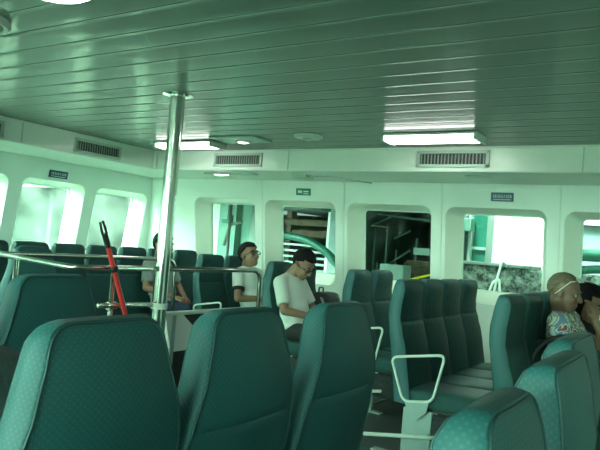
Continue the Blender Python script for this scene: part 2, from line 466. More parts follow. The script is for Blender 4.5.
def sign(P, u, v, w, h, mat, lab, kind, d=-.001):
    c = P(u, v); e1 = (P(u+1, v)-P(u, v)).normalized(); e2 = (P(u, v+1)-P(u, v)).normalized(); n = (P(u, v, -1)-P(u, v)).normalized()
    t = thing('wall_sign', lab, 'sign', c)
    def slab(a, b, c0, d0, z0, z1):
        bm = bmesh.new(); q = []
        for z in (z0, z1):
            for x, y in ((a, c0), (b, c0), (b, d0), (a, d0)): q.append(bm.verts.new(e1*x+e2*y+n*z))
        for f in ((0, 1, 2, 3), (4, 5, 6, 7), (0, 1, 5, 4), (1, 2, 6, 5), (2, 3, 7, 6), (3, 0, 4, 7)): bm.faces.new([q[j] for j in f])
        return bm
    obj('plate', slab(-w/2, w/2, -h/2, h/2, .001, .008), mat, t)
    bm = bmesh.new()
    if kind == 'row':
        m2 = 9
        for i in range(m2):
            x = -w*.38+w*.76*i/(m2-1)
            rg = random.Random(i*7+3); bits = ((-.006, -.003, -.016, .018), (.003, .006, -.018, .014), (-.006, .006, .006, .010), (-.005, .005, -.012, -.008), (-.0015, .0015, -.014, .016), (-.006, .001, -.003, .001))
            for (dx0, dx1, dy0, dy1) in rg.sample(bits, 4):
                merge(bm, slab(x+dx0, x+dx1, h*.08+dy0, h*.08+dy1, .008, .0092))
        merge(bm, slab(-w*.4, w*.4, -h*.34, -h*.26, .008, .0092))
    else:
        merge(bm, slab(-w*.36, -w*.08, -h*.18, h*.2, .008, .0092)); merge(bm, slab(w*.02, w*.36, -.004, .012, .008, .0092)); merge(bm, slab(w*.02, w*.36, -.026, -.016, .008, .0092))
    obj('marks', bm, SIGNW, t)
sign(back, -1.765, 1.955, .215, .085, SIGNB, 'dark blue sign with a white row of characters above the fourth window', 'row')
sign(left, 4.72, 1.925, .25, .085, SIGNB, 'dark blue sign with white marks on the left wall', 'row')
sign(back, -4.05, 1.95, .20, .08, SIGNG, 'green sign plate above the window behind the man in a white polo', 'pic')
def plate(name, a, b, m, lab, cat, bev=.004): return tag(obj(name, bx(a, b, bev), m), lab, cat)
plate('soffit_plate', (-1.93, 5.55, 2.066), (-1.68, 5.66, 2.079), GRILLM, 'small grey plate under the soffit above the blue sign', 'fitting')
plate('junction_box', (-3.84, 5.62, 2.050), (-3.66, 5.78, 2.079), GRILLM, 'small green junction box under the soffit above the green sign', 'fitting')
t = thing('soffit_lamp', 'slim strip lamp with a glowing end under the soffit left of centre', 'lamp', (-4.72, 5.60, 2.078))
obj('housing', bx((-.30, -.05, -.018), (.42, .05, 0), .004), GRILLM, t); obj('lens', bx((-.16, -.03, -.024), (.02, .03, -.017), .003), SPOT, t)
tag(obj('cable', tb(fillet([(-3.74, 5.70, 2.066), (-3.35, 5.78, 2.070), (-3.16, 6.17, 2.060)], .1), .007), WHITEM, None, True), 'thin pale cable running under the soffit from the junction box', 'cable')

# ---------------------------------------------------------------- seats
W = .405
ZT = 1.155
def lerp_tab(tab, z):
    for (a, va), (b, vb) in zip(tab, tab[1:]):
        if a <= z <= b:
            t = (z-a)/(b-a); t = t*t*(3-2*t)*.5+t*.5
            return va+(vb-va)*t
    return tab[0][1] if z < tab[0][0] else tab[-1][1]
XB = [(.36, .070), (.50, .052), (.65, .027), (.83, -.004), (.90, -.020), (.99, -.025), (1.08, -.012), (1.155, .003)]
XF = [(.36, .185), (.46, .165), (.60, .14), (.70, .122), (.83, .083), (.92, .060), (1.0, .058), (1.07, .068), (1.115, .068), (1.14, .058), (1.155, .044)]
HW_W = [(.36, .203), (.80, .200), (.90, .190), (1.0, .176), (1.08, .167), (1.155, .160)]
HW_N = [(.36, .210), (.80, .207), (.90, .191), (1.0, .166), (1.08, .142), (1.155, .124)]
HWR = [HW_W, .028]
def hw(z):
    base = lerp_tab(HWR[0], z)
    r = HWR[1]
    if z > ZT-r: base = base-r+math.sqrt(max(0, r*r-(z-(ZT-r))**2))
    return base
ZS = [.36, .45, .55, .65, .74, .80, .85, .872, .880, .886, .905, .94, .99, 1.04, 1.08, 1.10, 1.115, 1.127, 1.134, 1.141, 1.147, 1.152, 1.155]
TS = [-1, -.97, -.88, -.7, -.45, -.15, .15, .45, .7, .88, .97, 1]
def pan(bm, uvl, side, pil, dip):
    g = []
    for z in ZS:
        row = []
        for t in TS:
            x = lerp_tab(XB if side < 0 else XF, z)
            edge = (1-t*t)*min(1, (ZT-z)/.09+.05)
            x += side*pil*edge
            if abs(z-.880) < .004: x -= side*dip*(1 if abs(t) < .95 else .3)
            elif abs(z-.880) < .03: x -= side*dip*.25
            row.append(bm.verts.new((x, t*hw(z), z)))
        g.append(row)
    for i in range(len(ZS)-1):
        for j in range(len(TS)-1):
            f = bm.faces.new([g[i][j], g[i][j+1], g[i+1][j+1], g[i+1][j]]); f.smooth = True
            if uvl:
                for l in f.loops: l[uvl].uv = (l.vert.co.y, l.vert.co.z)
    return [r[0] for r in g] + g[-1][1:-1] + [r[-1] for r in reversed(g)]
def make_seat():
    t = thing('passenger_seat', 'x', 'seat')
    bm = bmesh.new(); uvl = bm.loops.layers.uv.new('weave')
    rb = pan(bm, uvl, -1, .016, .007)
    # boxing strip around the sides and top
    bmf = [(v.co.copy()) for v in rb]
    def fr(co): return V((lerp_tab(XF, co.z), co.y, co.z))
    N = len(rb); s = 0; cols = [rb]
    cen = V((0, 0, .8))
    for q, out in ((.06, .006), (.5, .010), (.94, .006), (1, 0)):
        ring = []
        for v in rb:
            a = v.co; b = fr(a); p = a.lerp(b, q)
            if a.z > ZT-.06:
                d = V((0, a.y*.8, (a.z-(ZT-.12)))).normalized()
            else: d = V((0, 1 if a.y > 0 else -1, 0))
            ring.append(bm.verts.new(p+d*out))
        cols.append(ring)
    arc = [0]
    for i in range(1, N): arc.append(arc[-1]+(rb[i].co-rb[i-1].co).length)
    for c in range(len(cols)-1):
        for i in range(N-1):
            f = bm.faces.new([cols[c][i], cols[c][i+1], cols[c+1][i+1], cols[c+1][i]]); f.smooth = True
            for l in f.loops:
                k2 = [i, i+1, i+1, i][list(f.loops).index(l)]
                l[uvl].uv = (l.vert.co.x, arc[k2])
    me = bpy.data.meshes.new('backrest'); bmesh.ops.recalc_face_normals(bm, faces=bm.faces); 
    br = obj('backrest', bm, FABRIC, t); br.data.set_sharp_from_angle(angle=math.radians(50))
    path = [v+V((-.001, 0, 0)) for v in bmf]
    # keep the piping to the outer rim
    obj('back_piping', tb(path, .0026, n=6), PIPING, br, smooth=True)
    bm = bmesh.new(); rf = pan(bm, None, 1, .022, .012)
    rim = [v.co.copy() for v in rf]
    fp = obj('front_padding', bm, VINYL, t)
    obj('front_piping', tb([v+V((.001, 0, 0)) for v in rim], .0026, n=6), PIPING, fp, smooth=True)
    # cushion
    bm = bmesh.new(); box(bm, (.15, -.198, .348), (.63, .198, .455), .028, 4)
    bmesh.ops.subdivide_edges(bm, edges=[e for e in bm.edges if e.calc_length() > .2], cuts=4, use_grid_fill=True)
    for v in bm.verts:
        if v.co.z > .42: v.co.z += .010*(1-(v.co.y/.2)**2)+.018*((v.co.x-.15)/.48)
    obj('seat_cushion', bm, VINYL, t, smooth=True, autos=50)
    obj('cushion_board', bx((.16, -.18, .335), (.60, .18, .352), .004), DARKM, t)
    return t
def add_arm(t, y=-.212):
    pts = [(.03, y, .645), (.40, y, .715), (.335, y, .405), (.135, y, .372)]
    a = obj('armrest', tb(fillet(pts, .05, closed=True), .0095, n=10, closed=True), WHITEM, t, smooth=True)
    bm = bmesh.new()
    pr = [(.15, .376), (.315, .402), (.30, .33), (.24, .27), (.17, .32)]
    A = [bm.verts.new((x, y-.006, z)) for x, z in pr]; B = [bm.verts.new((x, y+.006, z)) for x, z in pr]
    bm.faces.new(A); bm.faces.new(B[::-1])
    for i in range(5): bm.faces.new([A[i], A[(i+1) % 5], B[(i+1) % 5], B[i]])
    obj('armrest_bracket', bm, GREYM, a)
def add_pouch(t):
    bm = bmesh.new(); box(bm, (.30, -.185, .13), (.575, .185, .333), .035, 3)
    o = obj('life_jacket_pouch', bm, NET, t, smooth=True, autos=60)
    bm = bmesh.new()
    for y in (-.11, 0, .11): tube(bm, fillet([(.56, y, .334), (.584, y, .30), (.582, y, .16), (.56, y, .126)], .02), .006, n=6)
    obj('pouch_strap', bm, DARKM, o, smooth=True)
proto = make_seat(); add_pouch(proto)
proto_arm = copy_tree(proto); add_arm(proto_arm)
HWR = [HW_N, .036]
proto_n = make_seat(); add_pouch(proto_n)
used = set()
def seat(x, yc, face, lab, grp, arm=False, zoff=0):
    p = proto_arm if arm else (proto_n if grp == 'seats seen from behind' and 'right, second' not in lab and 'right just below' not in lab else proto)
    o = p if p.name not in used else copy_tree(p)
    used.add(p.name)
    o.location = (x, yc, zoff); o.rotation_euler = (0, 0, 0 if face > 0 else PI)
    o['label'] = lab; o['category'] = 'seat'; o['group'] = grp
    if grp == 'seats seen from behind': o.scale = (1, 1.06 if x < -.6 else .97, .988 if x > -.2245 else 1)
    return o
def row_base(x, y0, y1, face, lab, bar=False):
    t = thing('seat_row_stand', lab, 'seat stand', (x, 0, 0), 0 if face > 0 else PI, 'seat row stands')
    if face < 0: y0, y1 = -y1, -y0
    obj('beam', bx((.30, y0+.03, .275), (.36, y1-.03, .335), .006), GREYM, t)
    ys = [y0+.035, y1-.035] if face > 0 else [y1-.035, y0+.035]
    if y1-y0 < .6: ys = ys[:1] + [ys[1]]
    for i, y in enumerate(ys):
        obj('pedestal', bx((.13, y-.022, .01), (.33, y+.022, .335), .006), GREYM, t)
        obj('foot_plate', bx((-.08, y-.035, 0), (.42, y+.035, .014), .004), GREYM, t)
        if bar and i == 0: obj('foot_bar', tb([(-.13, y-.038, .10), (.42, y-.038, .195)], .013), WHITEM, t, smooth=True)
    obj('floor_track', bx((.20, y0-.5 if bar else y0, 0), (.225, y1, .008), .002), GREYM, t)

def run(x, face, y0, pitch, specs, grp, standlab, bar=False, zoff=0):
    ys = []
    for i, (lab, arm, dx, dy) in enumerate(specs):
        yc = y0+pitch*i+W/2+dy; ys.append(yc)
        seat(x+dx, yc, face, lab, grp, arm)
    row_base(x, ys[0]-W/2, ys[-1]+W/2, face, standlab, bar)

# rows facing aft (towards the right of the photograph)
g = 'seats facing right'
run(-.97, 1, 3.43, .412, [
    ('green seat nearest the aisle in the row where the patterned-shirt man sits', True, 0, 0),
    ('green seat second from the aisle, just left of the patterned-shirt man', False, 0, 0),
    ('green seat the man in the patterned shirt is sitting in', False, 0, 0),
    ('green seat the dark-haired woman is sitting in', False, 0, 0),
    ('green seat by the window beyond the dark-haired woman', False, 0, 0)], g, 'grey stand under the seats of the patterned-shirt man and the woman', True)
run(-1.81, 1, 3.97, .408, [
    ('green seat with white loop armrest at the aisle end of the empty row of four', True, 0, 0),
    ('green seat second from the aisle in the empty row of four', False, 0, 0),
    ('green seat third from the aisle in the empty row of four', False, 0, 0),
    ('green seat fourth from the aisle, nearest the window, in the empty row of four', False, 0, 0)], g, 'pale grey stand carrying the empty row of four seats', True)
run(-2.67, 1, 4.86, .45, [
    ('green seat with white loop armrest in the pair right of the white-polo man', True, 0, 0),
    ('green window seat of the pair right of the white-polo man', False, 0, 0)], g, 'pale grey stand carrying the pair of seats in the middle', True)
run(-3.52, 1, 4.85, .43, [
    ('green seat the man in the white polo shirt is sitting in', False, 0, 0),
    ('green seat holding the black backpack by the window', False, 0, 0)], g, 'grey stand under the white-polo man seat')
run(-4.42, 1, 4.88, .425, [
    ('empty green seat immediately left of the man leaning his head back', True, 0, 0),
    ('green seat the man in the white tee leans back in', False, 0, 0)], g, 'grey stand under the seat of the man leaning his head back')
labs = ['green seat in the left wall row cut by the photo left edge', 'green seat behind the near rail, second seen in the left wall row', 'green seat in front of the left window post, third in the left wall row',
        'green seat behind the black-tipped red stick in the left wall row', 'green seat just left of the man in grey, in the left wall row', 'green seat the man in the grey shirt is sitting in', 'empty green seat in the corner just right of the man in grey']
run(-5.32, 1, 2.99, .41, [(l, i == 5, 0, 0) for i, l in enumerate(labs)], g, 'grey stand under the seat row along the left wall')

# rows facing forward (backs towards the camera)
g = 'seats seen from behind'
run(-1.0, -1, .655, .46, [
    ('largest foreground seat back with pale dots, at the lower left', False, 0, .02),
    ('middle of the three big foreground seat backs', False, 0, .015),
    ('right-hand one of the three big foreground seat backs', False, .0, .07)], g, 'grey stand under the three big foreground seats')
run(-.245, -1, .69, .47, [
    ('bright teal seat top at the bottom right, nearest the camera', False, .0215, .035),
    ('teal seat back at the right, second from the camera', False, .02, .0),
    ('small teal seat top at the right just below the patterned-shirt man', False, -.035, 0)], g, 'grey stand under the three seats at the lower right')
run(-1.95, -1, .79, .45, [
    ('green seat back just left of the largest foreground seat, cut by the photo edge', False, 0, 0),
    ('wide dark green seat back behind the largest foreground seat, under the rails', False, 0, 0)], g, 'grey stand under the dark seat behind the largest foreground seat')
run(-4.26, -1, 2.74, .42, [('dark green seat back beyond the far rail at left, standing alone', False, 0, 0)], g, 'grey stand under the lone seat beyond the far rail')

# ---------------------------------------------------------------- pole, stair guard, red stick
PX, PY = -3.13, 3.14
t = thing('steel_pole', 'polished steel pole from floor to ceiling at left', 'pole', (PX, PY, 0))
obj('shaft', tb([(0, 0, .01), (0, 0, 2.285)], .05, n=24), STEEL, t, smooth=True, autos=50)
obj('ceiling_flange', lathe(bmesh.new(), [(.105, 2.294), (.105, 2.284), (.06, 2.275), (.05, 2.275)]), STEEL, t, smooth=True, autos=40)
obj('floor_flange', lathe(bmesh.new(), [(.105, 0), (.105, .012), (.06, .02), (.05, .02)]), STEEL, t, smooth=True, autos=40)
obj('collar', lathe(bmesh.new(), [(.05, .83), (.056, .832), (.056, .868), (.05, .87)]), WHITEM, t, smooth=True, autos=40)

t = thing('stair_guard_rail', 'steel tube guard rail around the stairwell beside the pole', 'railing')
BX, AX, Y0, Y1, H = -3.15, -4.12, 2.43, 4.28, 1.097
rr = .0175
obj('near_rail', tb(fillet([(BX, PY-.052, H), (BX, Y0, H), (AX, Y0+.10, H+.012), (AX, Y1, H+.012), (AX, Y1+.06, .0)], .10), rr), RAILM, t, smooth=True)
obj('far_rail', tb(fillet([(BX, PY+.052, H), (BX, Y1, H), (BX, Y1+.02, 0)], .10), rr), RAILM, t, smooth=True)
for (x, y, z) in ((BX, 2.74, H), (-3.80, Y0+.067, H+.006)):
    obj('post', tb([(x, y, 0), (x, y, z-.012)], .0155), RAILM, t, smooth=True)
obj('mid_rail', tb([(BX, 2.64, .865), (BX, PY-.054, .855)], .017), RAILM, t, smooth=True)
for y in (3.0,): obj('clamp', lathe(bmesh.new(), [(.026, -.03), (.026, .03)], 14, c=(BX, 2.745, .862), mat=M.Rotation(PI/2, 4, 'X')), RAILM, t, smooth=True, autos=40)

t = thing('stair_enclosure', 'pale grey sloping stair panel with a white top rail behind the foreground seats', 'stair panel')
obj('top_rail', bx((-3.185, 3.215, .775), (-3.135, 4.20, .80), .006), WHITEM, t)
bm = bmesh.new()
for (x, q) in ((-3.175, None), (-3.15, None)):
    pass
pr = [(3.225, .775), (3.40, .775), (3.60, .62), (3.60, .52), (3.30, .52)]
A = [bm.verts.new((-3.176, a, b)) for a, b in pr]; B = [bm.verts.new((-3.146, a, b)) for a, b in pr]
bm.faces.new(A); bm.faces.new(B[::-1])
for i in range(5): bm.faces.new([A[i], A[(i+1) % 5], B[(i+1) % 5], B[i]])
obj('sloping_panel', bm, plain('pale_panel', (.78, .84, .82), .4), t)
obj('dark_panel', bx((-3.171, 3.30, .02), (-3.151, 4.18, .774)), plain('dark_panel', (.02, .028, .026), .6), t)
for y in (3.31, 4.17): obj('panel_leg', bx((-3.181, y-.018, 0), (-3.141, y+.018, .776), .004), GREYM, t)

t = thing('red_stick', 'slim red stick with a black forked tip leaning on the guard rail', 'stick')
a, b = V((-3.108, 2.575, 1.378)), V((-3.108, 3.16, .06)); d = (b-a).normalized()
p = lambda s: a.lerp(b, s)
obj('red_shaft', tb([p(.10), p(.985)], .0155, n=12), RED, t, smooth=True, autos=40)
bm = bmesh.new(); n = V((0, d.z, -d.y))
tube(bm, [p(.055), p(.115)], .0185, n=12)
for s in (-1, 1): tube(bm, fillet([p(.07)+n*.011*s, p(.035)+n*.016*s, p(.0)+n*.010*s], .01), .0075, n=8)
obj('black_tip', bm, DARKM, t, smooth=True, autos=40)
bm = bmesh.new(); tube(bm, [p(.97), p(1.03)], [.02, .017], n=12); obj('rubber_foot', bm, DARKM, t, smooth=True, autos=40)
q = p(.215); obj('clip', lathe(bmesh.new(), [(.024, -.016), (.028, -.01), (.028, .01), (.024, .016)], 14, c=q, mat=d.to_track_quat('Z', 'Y').to_matrix().to_4x4()), DARKM, t, smooth=True, autos=40)

# ---------------------------------------------------------------- people
def rot(yaw=0, pitch=0, roll=0):      # pitch > 0 looks down
    return M.Rotation(math.radians(yaw), 3, 'Z') @ M.Rotation(math.radians(pitch), 3, 'Y') @ M.Rotation(math.radians(roll), 3, 'X')
def hand(bm, wr, dirv, nrm, thumb, curl=.5, s=1.0):
    d = dirv.normalized(); n = (nrm-d*nrm.dot(d)).normalized(); sd = n.cross(d)*thumb
    R = M((d, sd, n)).transposed()
    ell(bm, wr+d*.045*s, (.05*s, .040*s, .017*s), R)
    for k2, (off, ln) in enumerate(((.030, .066), (.010, .074), (-.010, .068), (-.029, .054))):
        a = wr+d*.080*s+sd*off*s; L = ln*s
        c1 = a+(d*math.cos(curl)-n*math.sin(curl))*L*.45
        c2 = c1+(d*math.cos(curl*2)-n*math.sin(curl*2))*L*.32
        c3 = c2+(d*math.cos(curl*2.8)-n*math.sin(curl*2.8))*L*.23
        for u, w2, r0, r1 in ((a-d*.02, a, .0095, .0095), (a, c1, .0095, .0088), (c1, c2, .0088, .008), (c2, c3, .008, .007)): cap(bm, u, r0*s, w2, r1*s, 8)
    a = wr+d*.025*s+sd*.028*s; b = a+(d*.6+sd*.75-n*.25).normalized()*.038*s; c = b+(d*.9+sd*.2-n*.3).normalized()*.03*s
    cap(bm, a, .0125*s, b, .0105*s, 8); cap(bm, b, .0105*s, c, .0085*s, 8)

def person(lab, hip, neck, head, hrot, arms, legs, skin, shirt, trousers, hair, sleeve=.62, hs=1.0, trim=None, hairkind='short', collar=False, glasses=False):
    hip, neck, head = V(hip), V(neck), V(head)
    root = thing('person', lab, 'person', (hip.x, hip.y, 0))
    off = V((-hip.x, -hip.y, 0)); hip += off; neck += off; head += off
    ax = (neck-hip).normalized(); side = V((0, 1, 0)); fw = side.cross(ax)
    TR = M((fw, side, ax)).transposed()
    bm = bmesh.new()
    T = lambda v: head+hrot @ (V(v)*hs)
    E = lambda c, r: ell(bm, T(c), tuple(q*hs for q in r), hrot)
    E((-.012, 0, .038), (.096, .076, .088)); E((.028, 0, -.025), (.062, .062, .08)); E((.045, 0, -.078), (.042, .046, .036)); E((.062, 0, -.098), (.022, .024, .018))
    E((.070, 0, .030), (.022, .055, .018)); E((.074, .035, -.025), (.016, .02, .016)); E((.074, -.035, -.025), (.016, .02, .016))
    cap(bm, T((.084, 0, .02)), .010*hs, T((.108, 0, -.026)), .014*hs, 10); E((.096, .012, -.030), (.012, .009, .008)); E((.096, -.012, -.030), (.012, .009, .008))
    E((.084, 0, -.058), (.013, .025, .006)); E((.081, 0, -.069), (.013, .021, .007))
    for s in (-1, 1): E((-.008, s*.077, -.008), (.020, .010, .032))
    cap(bm, T((-.025, 0, -.05)), .055*hs, neck, .062, 16)
    chest = hip.lerp(neck, .66); belly = hip.lerp(neck, .3)
    ell(bm, chest, (.10, .155, .20), TR); ell(bm, belly, (.10, .14, .2), TR); ell(bm, hip+V((.0, 0, .0)), (.115, .155, .10), TR)
    sh = []
    for s in (-1, 1): sh.append(neck+side*s*.165-ax*.055)
    cap(bm, sh[0], .05, sh[1], .05); cap(bm, neck-ax*.015+side*.06, .05, sh[1], .052); cap(bm, neck-ax*.015-side*.06, .05, sh[0], .052)
    cl = bmesh.new()
    ell(cl, chest, (.125, .178, .215), TR); ell(cl, belly+fw*.012, (.128, .165, .21), TR); ell(cl, hip+fw*.005, (.128, .168, .115), TR)
    cap(cl, neck-ax*.02+side*.055, .06, sh[1], .066); cap(cl, neck-ax*.02-side*.055, .06, sh[0], .066)
    tr2 = []
    for i, (s, (el, wr, hd, hn, curl)) in enumerate(zip((-1, 1), arms)):
        el, wr = V(el)+off, V(wr)+off
        cap(bm, sh[i], .050, el, .040); cap(bm, el, .040, wr, .026); hand(bm, wr, V(hd), V(hn), -s, curl)
        e = sh[i].lerp(el, sleeve)
        cap(cl, sh[i], .068, sh[i].lerp(el, sleeve*.5), .064); cap(cl, sh[i].lerp(el, sleeve*.35), .064, e, .061, flat=True)
        if trim: tr2.append(bmesh.new()); tube(tr2[-1], [sh[i].lerp(el, sleeve-.10), sh[i].lerp(el, sleeve+.015)], [.071, .069], n=16)
    lg = bmesh.new()
    ell(lg, hip-V((0, 0, .01)), (.135, .168, .10))
    sho = []
    for s, (kn, an) in zip((-1, 1), legs):
        kn, an = V(kn)+off, V(an)+off
        h0 = hip+V((.02, s*.085, -.02))
        cap(bm, h0, .07, kn, .048); cap(bm, kn, .048, an, .035); cap(bm, an, .035, an+V((.12, s*.01, -.03)), .028)
        cap(lg, h0, .086, kn, .062); cap(lg, kn, .062, an+V((0, 0, .02)), .050, flat=True)
        sho.append(an)
    body = remesh('body', bm, skin, .0068, 3, root)
    remesh('shirt', cl, shirt, .010, 5, root); remesh('trousers', lg, trousers, .011, 5, root)
    if trim: [obj('sleeve_trim', q, trim, root, smooth=True, autos=50) for q in tr2]
    for an in sho:
        b2 = bmesh.new(); cap(b2, an+V((-.03, 0, -.03)), .040, an+V((.14, 0, -.045)), .034)
        for v in b2.verts: v.co.z = max(v.co.z, .004)
        obj('shoe', b2, DARKM, root, smooth=True)
    for s in (-1, 1):
        b2 = bmesh.new(); ell(b2, T((.0785, s*.031, .006)), (.0095*hs,)*3, sub=2); e = obj('eye', b2, EYEW, root, smooth=True)
        b2 = bmesh.new(); ell(b2, T((.0852, s*.0315, .005)), (.0060*hs,)*3, sub=2); obj('iris', b2, DARKM, e, smooth=True)
        b2 = bmesh.new(); tube(b2, [T((.088, s*.017, .026)), T((.090, s*.032, .031)), T((.080, s*.050, .026))], .0045*hs, n=6); obj('eyebrow', b2, hair, root, smooth=True)
    # hair shell over the cranium
    b2 = bmesh.new(); t3 = bmesh.new(); bmesh.ops.create_uvsphere(t3, u_segments=40, v_segments=30, radius=1)
    rnd = random.Random(len(lab))
    def keep(d):
        x, y, z = d.x, d.y, d.z
        if hairkind == 'short': lim = .33 if x > .55 else (-.12+.45*(x-.12)/.43 if x > .12 else (-.42 if x > 0 else (-.16 if x > -.2 else -.30-.66*min(1, (-.2-x)/.3)))); lim += .05*math.sin(y*23)+.03*math.sin(y*51+x*9)
        elif hairkind == 'thin': lim = .52 if x > .25 else (.1+.42*(x+.1)/.35 if x > -.1 else .1-.7*min(1, (-.1-x)/.5))
        else: lim = .35 if x > .5 else (-.2 if x > .2 else -.95)
        return z > lim
    dl = [v for v in t3.verts if not keep(v.co)]
    bmesh.ops.delete(t3, geom=dl, context='VERTS')
    rad = {'short': (.109, .090, .104), 'thin': (.101, .081, .093), 'curly': (.132, .118, .118)}[hairkind]
    for v in t3.verts:
        n3 = v.co.copy(); k3 = 1+rnd.uniform(-.018, .018)*(2.6 if hairkind == 'curly' else 1)
        v.co = T((-.014+n3.x*rad[0]*k3, n3.y*rad[1]*k3, .036+n3.z*rad[2]*k3+(.0 if n3.z > -.3 else -.035*(hairkind == 'curly'))))
    merge(b2, t3)
    ho = obj('hair', b2, hair, root, smooth=True)
    so = ho.modifiers.new('solid', 'SOLIDIFY'); so.thickness = .012; so.offset = -.6
    if collar:
        b2 = bmesh.new(); pts = []
        for k2 in range(25):
            a = math.radians(25+310*k2/24); pts.append(neck-ax*.008+fw*(.012+math.cos(a)*.062)+side*math.sin(a)*.070+ax*(.02-.035*max(0, math.cos(a))))
        tube(b2, pts, .014, n=8); obj('collar', b2, shirt, root, smooth=True)
    if glasses:
        b2 = bmesh.new()
        up = .055 if glasses == 'up' else 0; fx = -.012 if glasses == 'up' else 0
        gs = bmesh.new()
        for s in (-1, 1):
            ctr = [(.100+fx, s*.033+.025*math.cos(2*PI*k2/14), .004+up*1.35+.017*math.sin(2*PI*k2/14)) for k2 in range(14)]
            if glasses == 'up': ctr = [(.072-(c2[2]-.078)*.9, c2[1], .104+(c2[2]-.078)*.6) for c2 in ctr]
            P2 = [T(c2) for c2 in ctr]
            tube(b2, P2, .0028*hs, n=6, closed=True)
            f = [gs.verts.new(q) for q in P2]; gs.faces.new(f)
            tz = .012 if glasses != 'up' else .095; tx = .098 if glasses != 'up' else .066
            tube(b2, [T((tx, s*.058, tz)), T((.04, s*.086, tz-.01)), T((-.015, s*.092, .012 if glasses == 'up' else .006)), T((-.035, s*.088, -.012))], .0028*hs, n=6)
        z0 = .010 if glasses != 'up' else .104
        tube(b2, [T((.102 if glasses != 'up' else .072, -.010, z0)), T((.102 if glasses != 'up' else .072, .010, z0))], .0028*hs, n=6)
        gl = obj('glasses_frame' if glasses != 'up' else 'sunglasses_frame', b2, DARKM if glasses != 'up' else WHITEM, root, smooth=True)
        lo = obj('lens', gs, LENS if glasses == 'up' else GLASS, gl)
        s2 = lo.modifiers.new('solid', 'SOLIDIFY'); s2.thickness = .0015
    return root

# arms: (elbow, wrist, hand direction, back-of-hand normal, curl), right arm (towards the camera, -y) first
Y = 5.0
person('seated man in white polo shirt and glasses, head bowed over his hands', (-3.23, Y, .565), (-3.335, Y, 1.03), (-3.19, Y-.01, 1.155), rot(-6, 34), [
    ((-3.20, Y-.245, .74), (-2.96, Y-.10, .70), (1, .6, -.1), (0, -.2, 1), .6), ((-3.20, Y+.235, .74), (-2.96, Y+.10, .69), (1, -.6, -.1), (0, .2, 1), .6)],
    [((-2.80, Y-.11, .565), (-2.80, Y-.11, .085)), ((-2.80, Y+.11, .565), (-2.80, Y+.11, .085))], SKIN2, TEEW, DARKT, HAIRB, sleeve=.80, hs=1.08, collar=True, glasses='on')
tag(obj('folded_paper', bx((-2.90, Y-.13, .645), (-2.76, Y+.13, .655), .002), PAPER), 'pale folded paper on the lap of the man in white polo', 'paper')
Y = 5.51
person('seated man in white tee with black sleeve trim and glasses, head tipped back', (-4.10, Y, .565), (-4.22, Y-.02, 1.03), (-4.185, Y-.05, 1.175), rot(-10, -16), [
    ((-4.13, Y-.255, .73), (-3.94, Y-.02, .745), (.3, 1, 0), (.8, 0, .5), .4), ((-4.13, Y+.245, .73), (-3.92, Y+.02, .70), (.3, -1, 0), (.8, 0, .5), .4)],
    [((-3.69, Y-.10, .565), (-3.68, Y-.10, .085)), ((-3.69, Y+.10, .565), (-3.68, Y+.10, .085))], SKIN2, TEEW, DARKT, HAIRB, sleeve=.66, hs=1.10, trim=TRIMB, glasses='on')
Y = 5.09
person('seated man in grey shirt and navy trousers in profile behind the steel pole', (-5.02, Y, .565), (-5.13, Y-.01, 1.04), (-5.055, Y-.03, 1.20), rot(0, 2), [
    ((-5.04, Y-.25, .75), (-4.78, Y-.10, .68), (1, .4, -.3), (.2, -.3, 1), .4), ((-5.04, Y+.24, .75), (-4.77, Y+.06, .67), (1, -.4, -.3), (.2, .3, 1), .4)],
    [((-4.57, Y-.11, .575), (-4.57, Y-.11, .085)), ((-4.57, Y+.11, .575), (-4.57, Y+.11, .085))], SKIN1, TEEG, DENIM, HAIRB, sleeve=.75, hs=1.15)
Y = 4.36
person('seated man in floral patterned shirt with sunglasses pushed up on his head', (-.69, Y-.04, .565), (-.765, Y-.22, 1.06), (-.735, Y-.37, 1.185), rot(-4, 10), [
    ((-.66, Y-.36, .72), (-.40, Y-.16, .66), (1, .4, -.2), (0, -.3, 1), .5), ((-.70, Y+.14, .71), (-.42, Y-.0, .655), (1, -.4, -.2), (0, .3, 1), .5)],
    [((-.24, Y-.10, .565), (-.22, Y-.10, .085)), ((-.24, Y+.10, .565), (-.22, Y+.10, .085))], SKIN3, ALOHA, DARKT, HAIRG, sleeve=.78, hs=.90, collar=True, hairkind='thin', glasses='up')
Y = 4.90
person('seated woman with dark curly hair raising one hand to her face', (-.69, Y-.12, .565), (-.715, Y-.20, .97), (-.70, Y-.30, 1.095), rot(-8, 12), [
    ((-.53, Y-.45, .845), (-.625, Y-.46, 1.01), (-.2, .1, 1), (1, -.4, 0), .35), ((-.62, Y+.24, .72), (-.38, Y+.05, .66), (1, -.4, -.2), (0, .3, 1), .5)],
    [((-.24, Y-.10, .565), (-.22, Y-.10, .085)), ((-.24, Y+.10, .565), (-.22, Y+.10, .085))], SKIN1, plain('dark_print', (.035, .045, .04), .8, noise=.5, scale=18), DARKT, HAIRB, sleeve=.45, hs=.95, hairkind='curly')

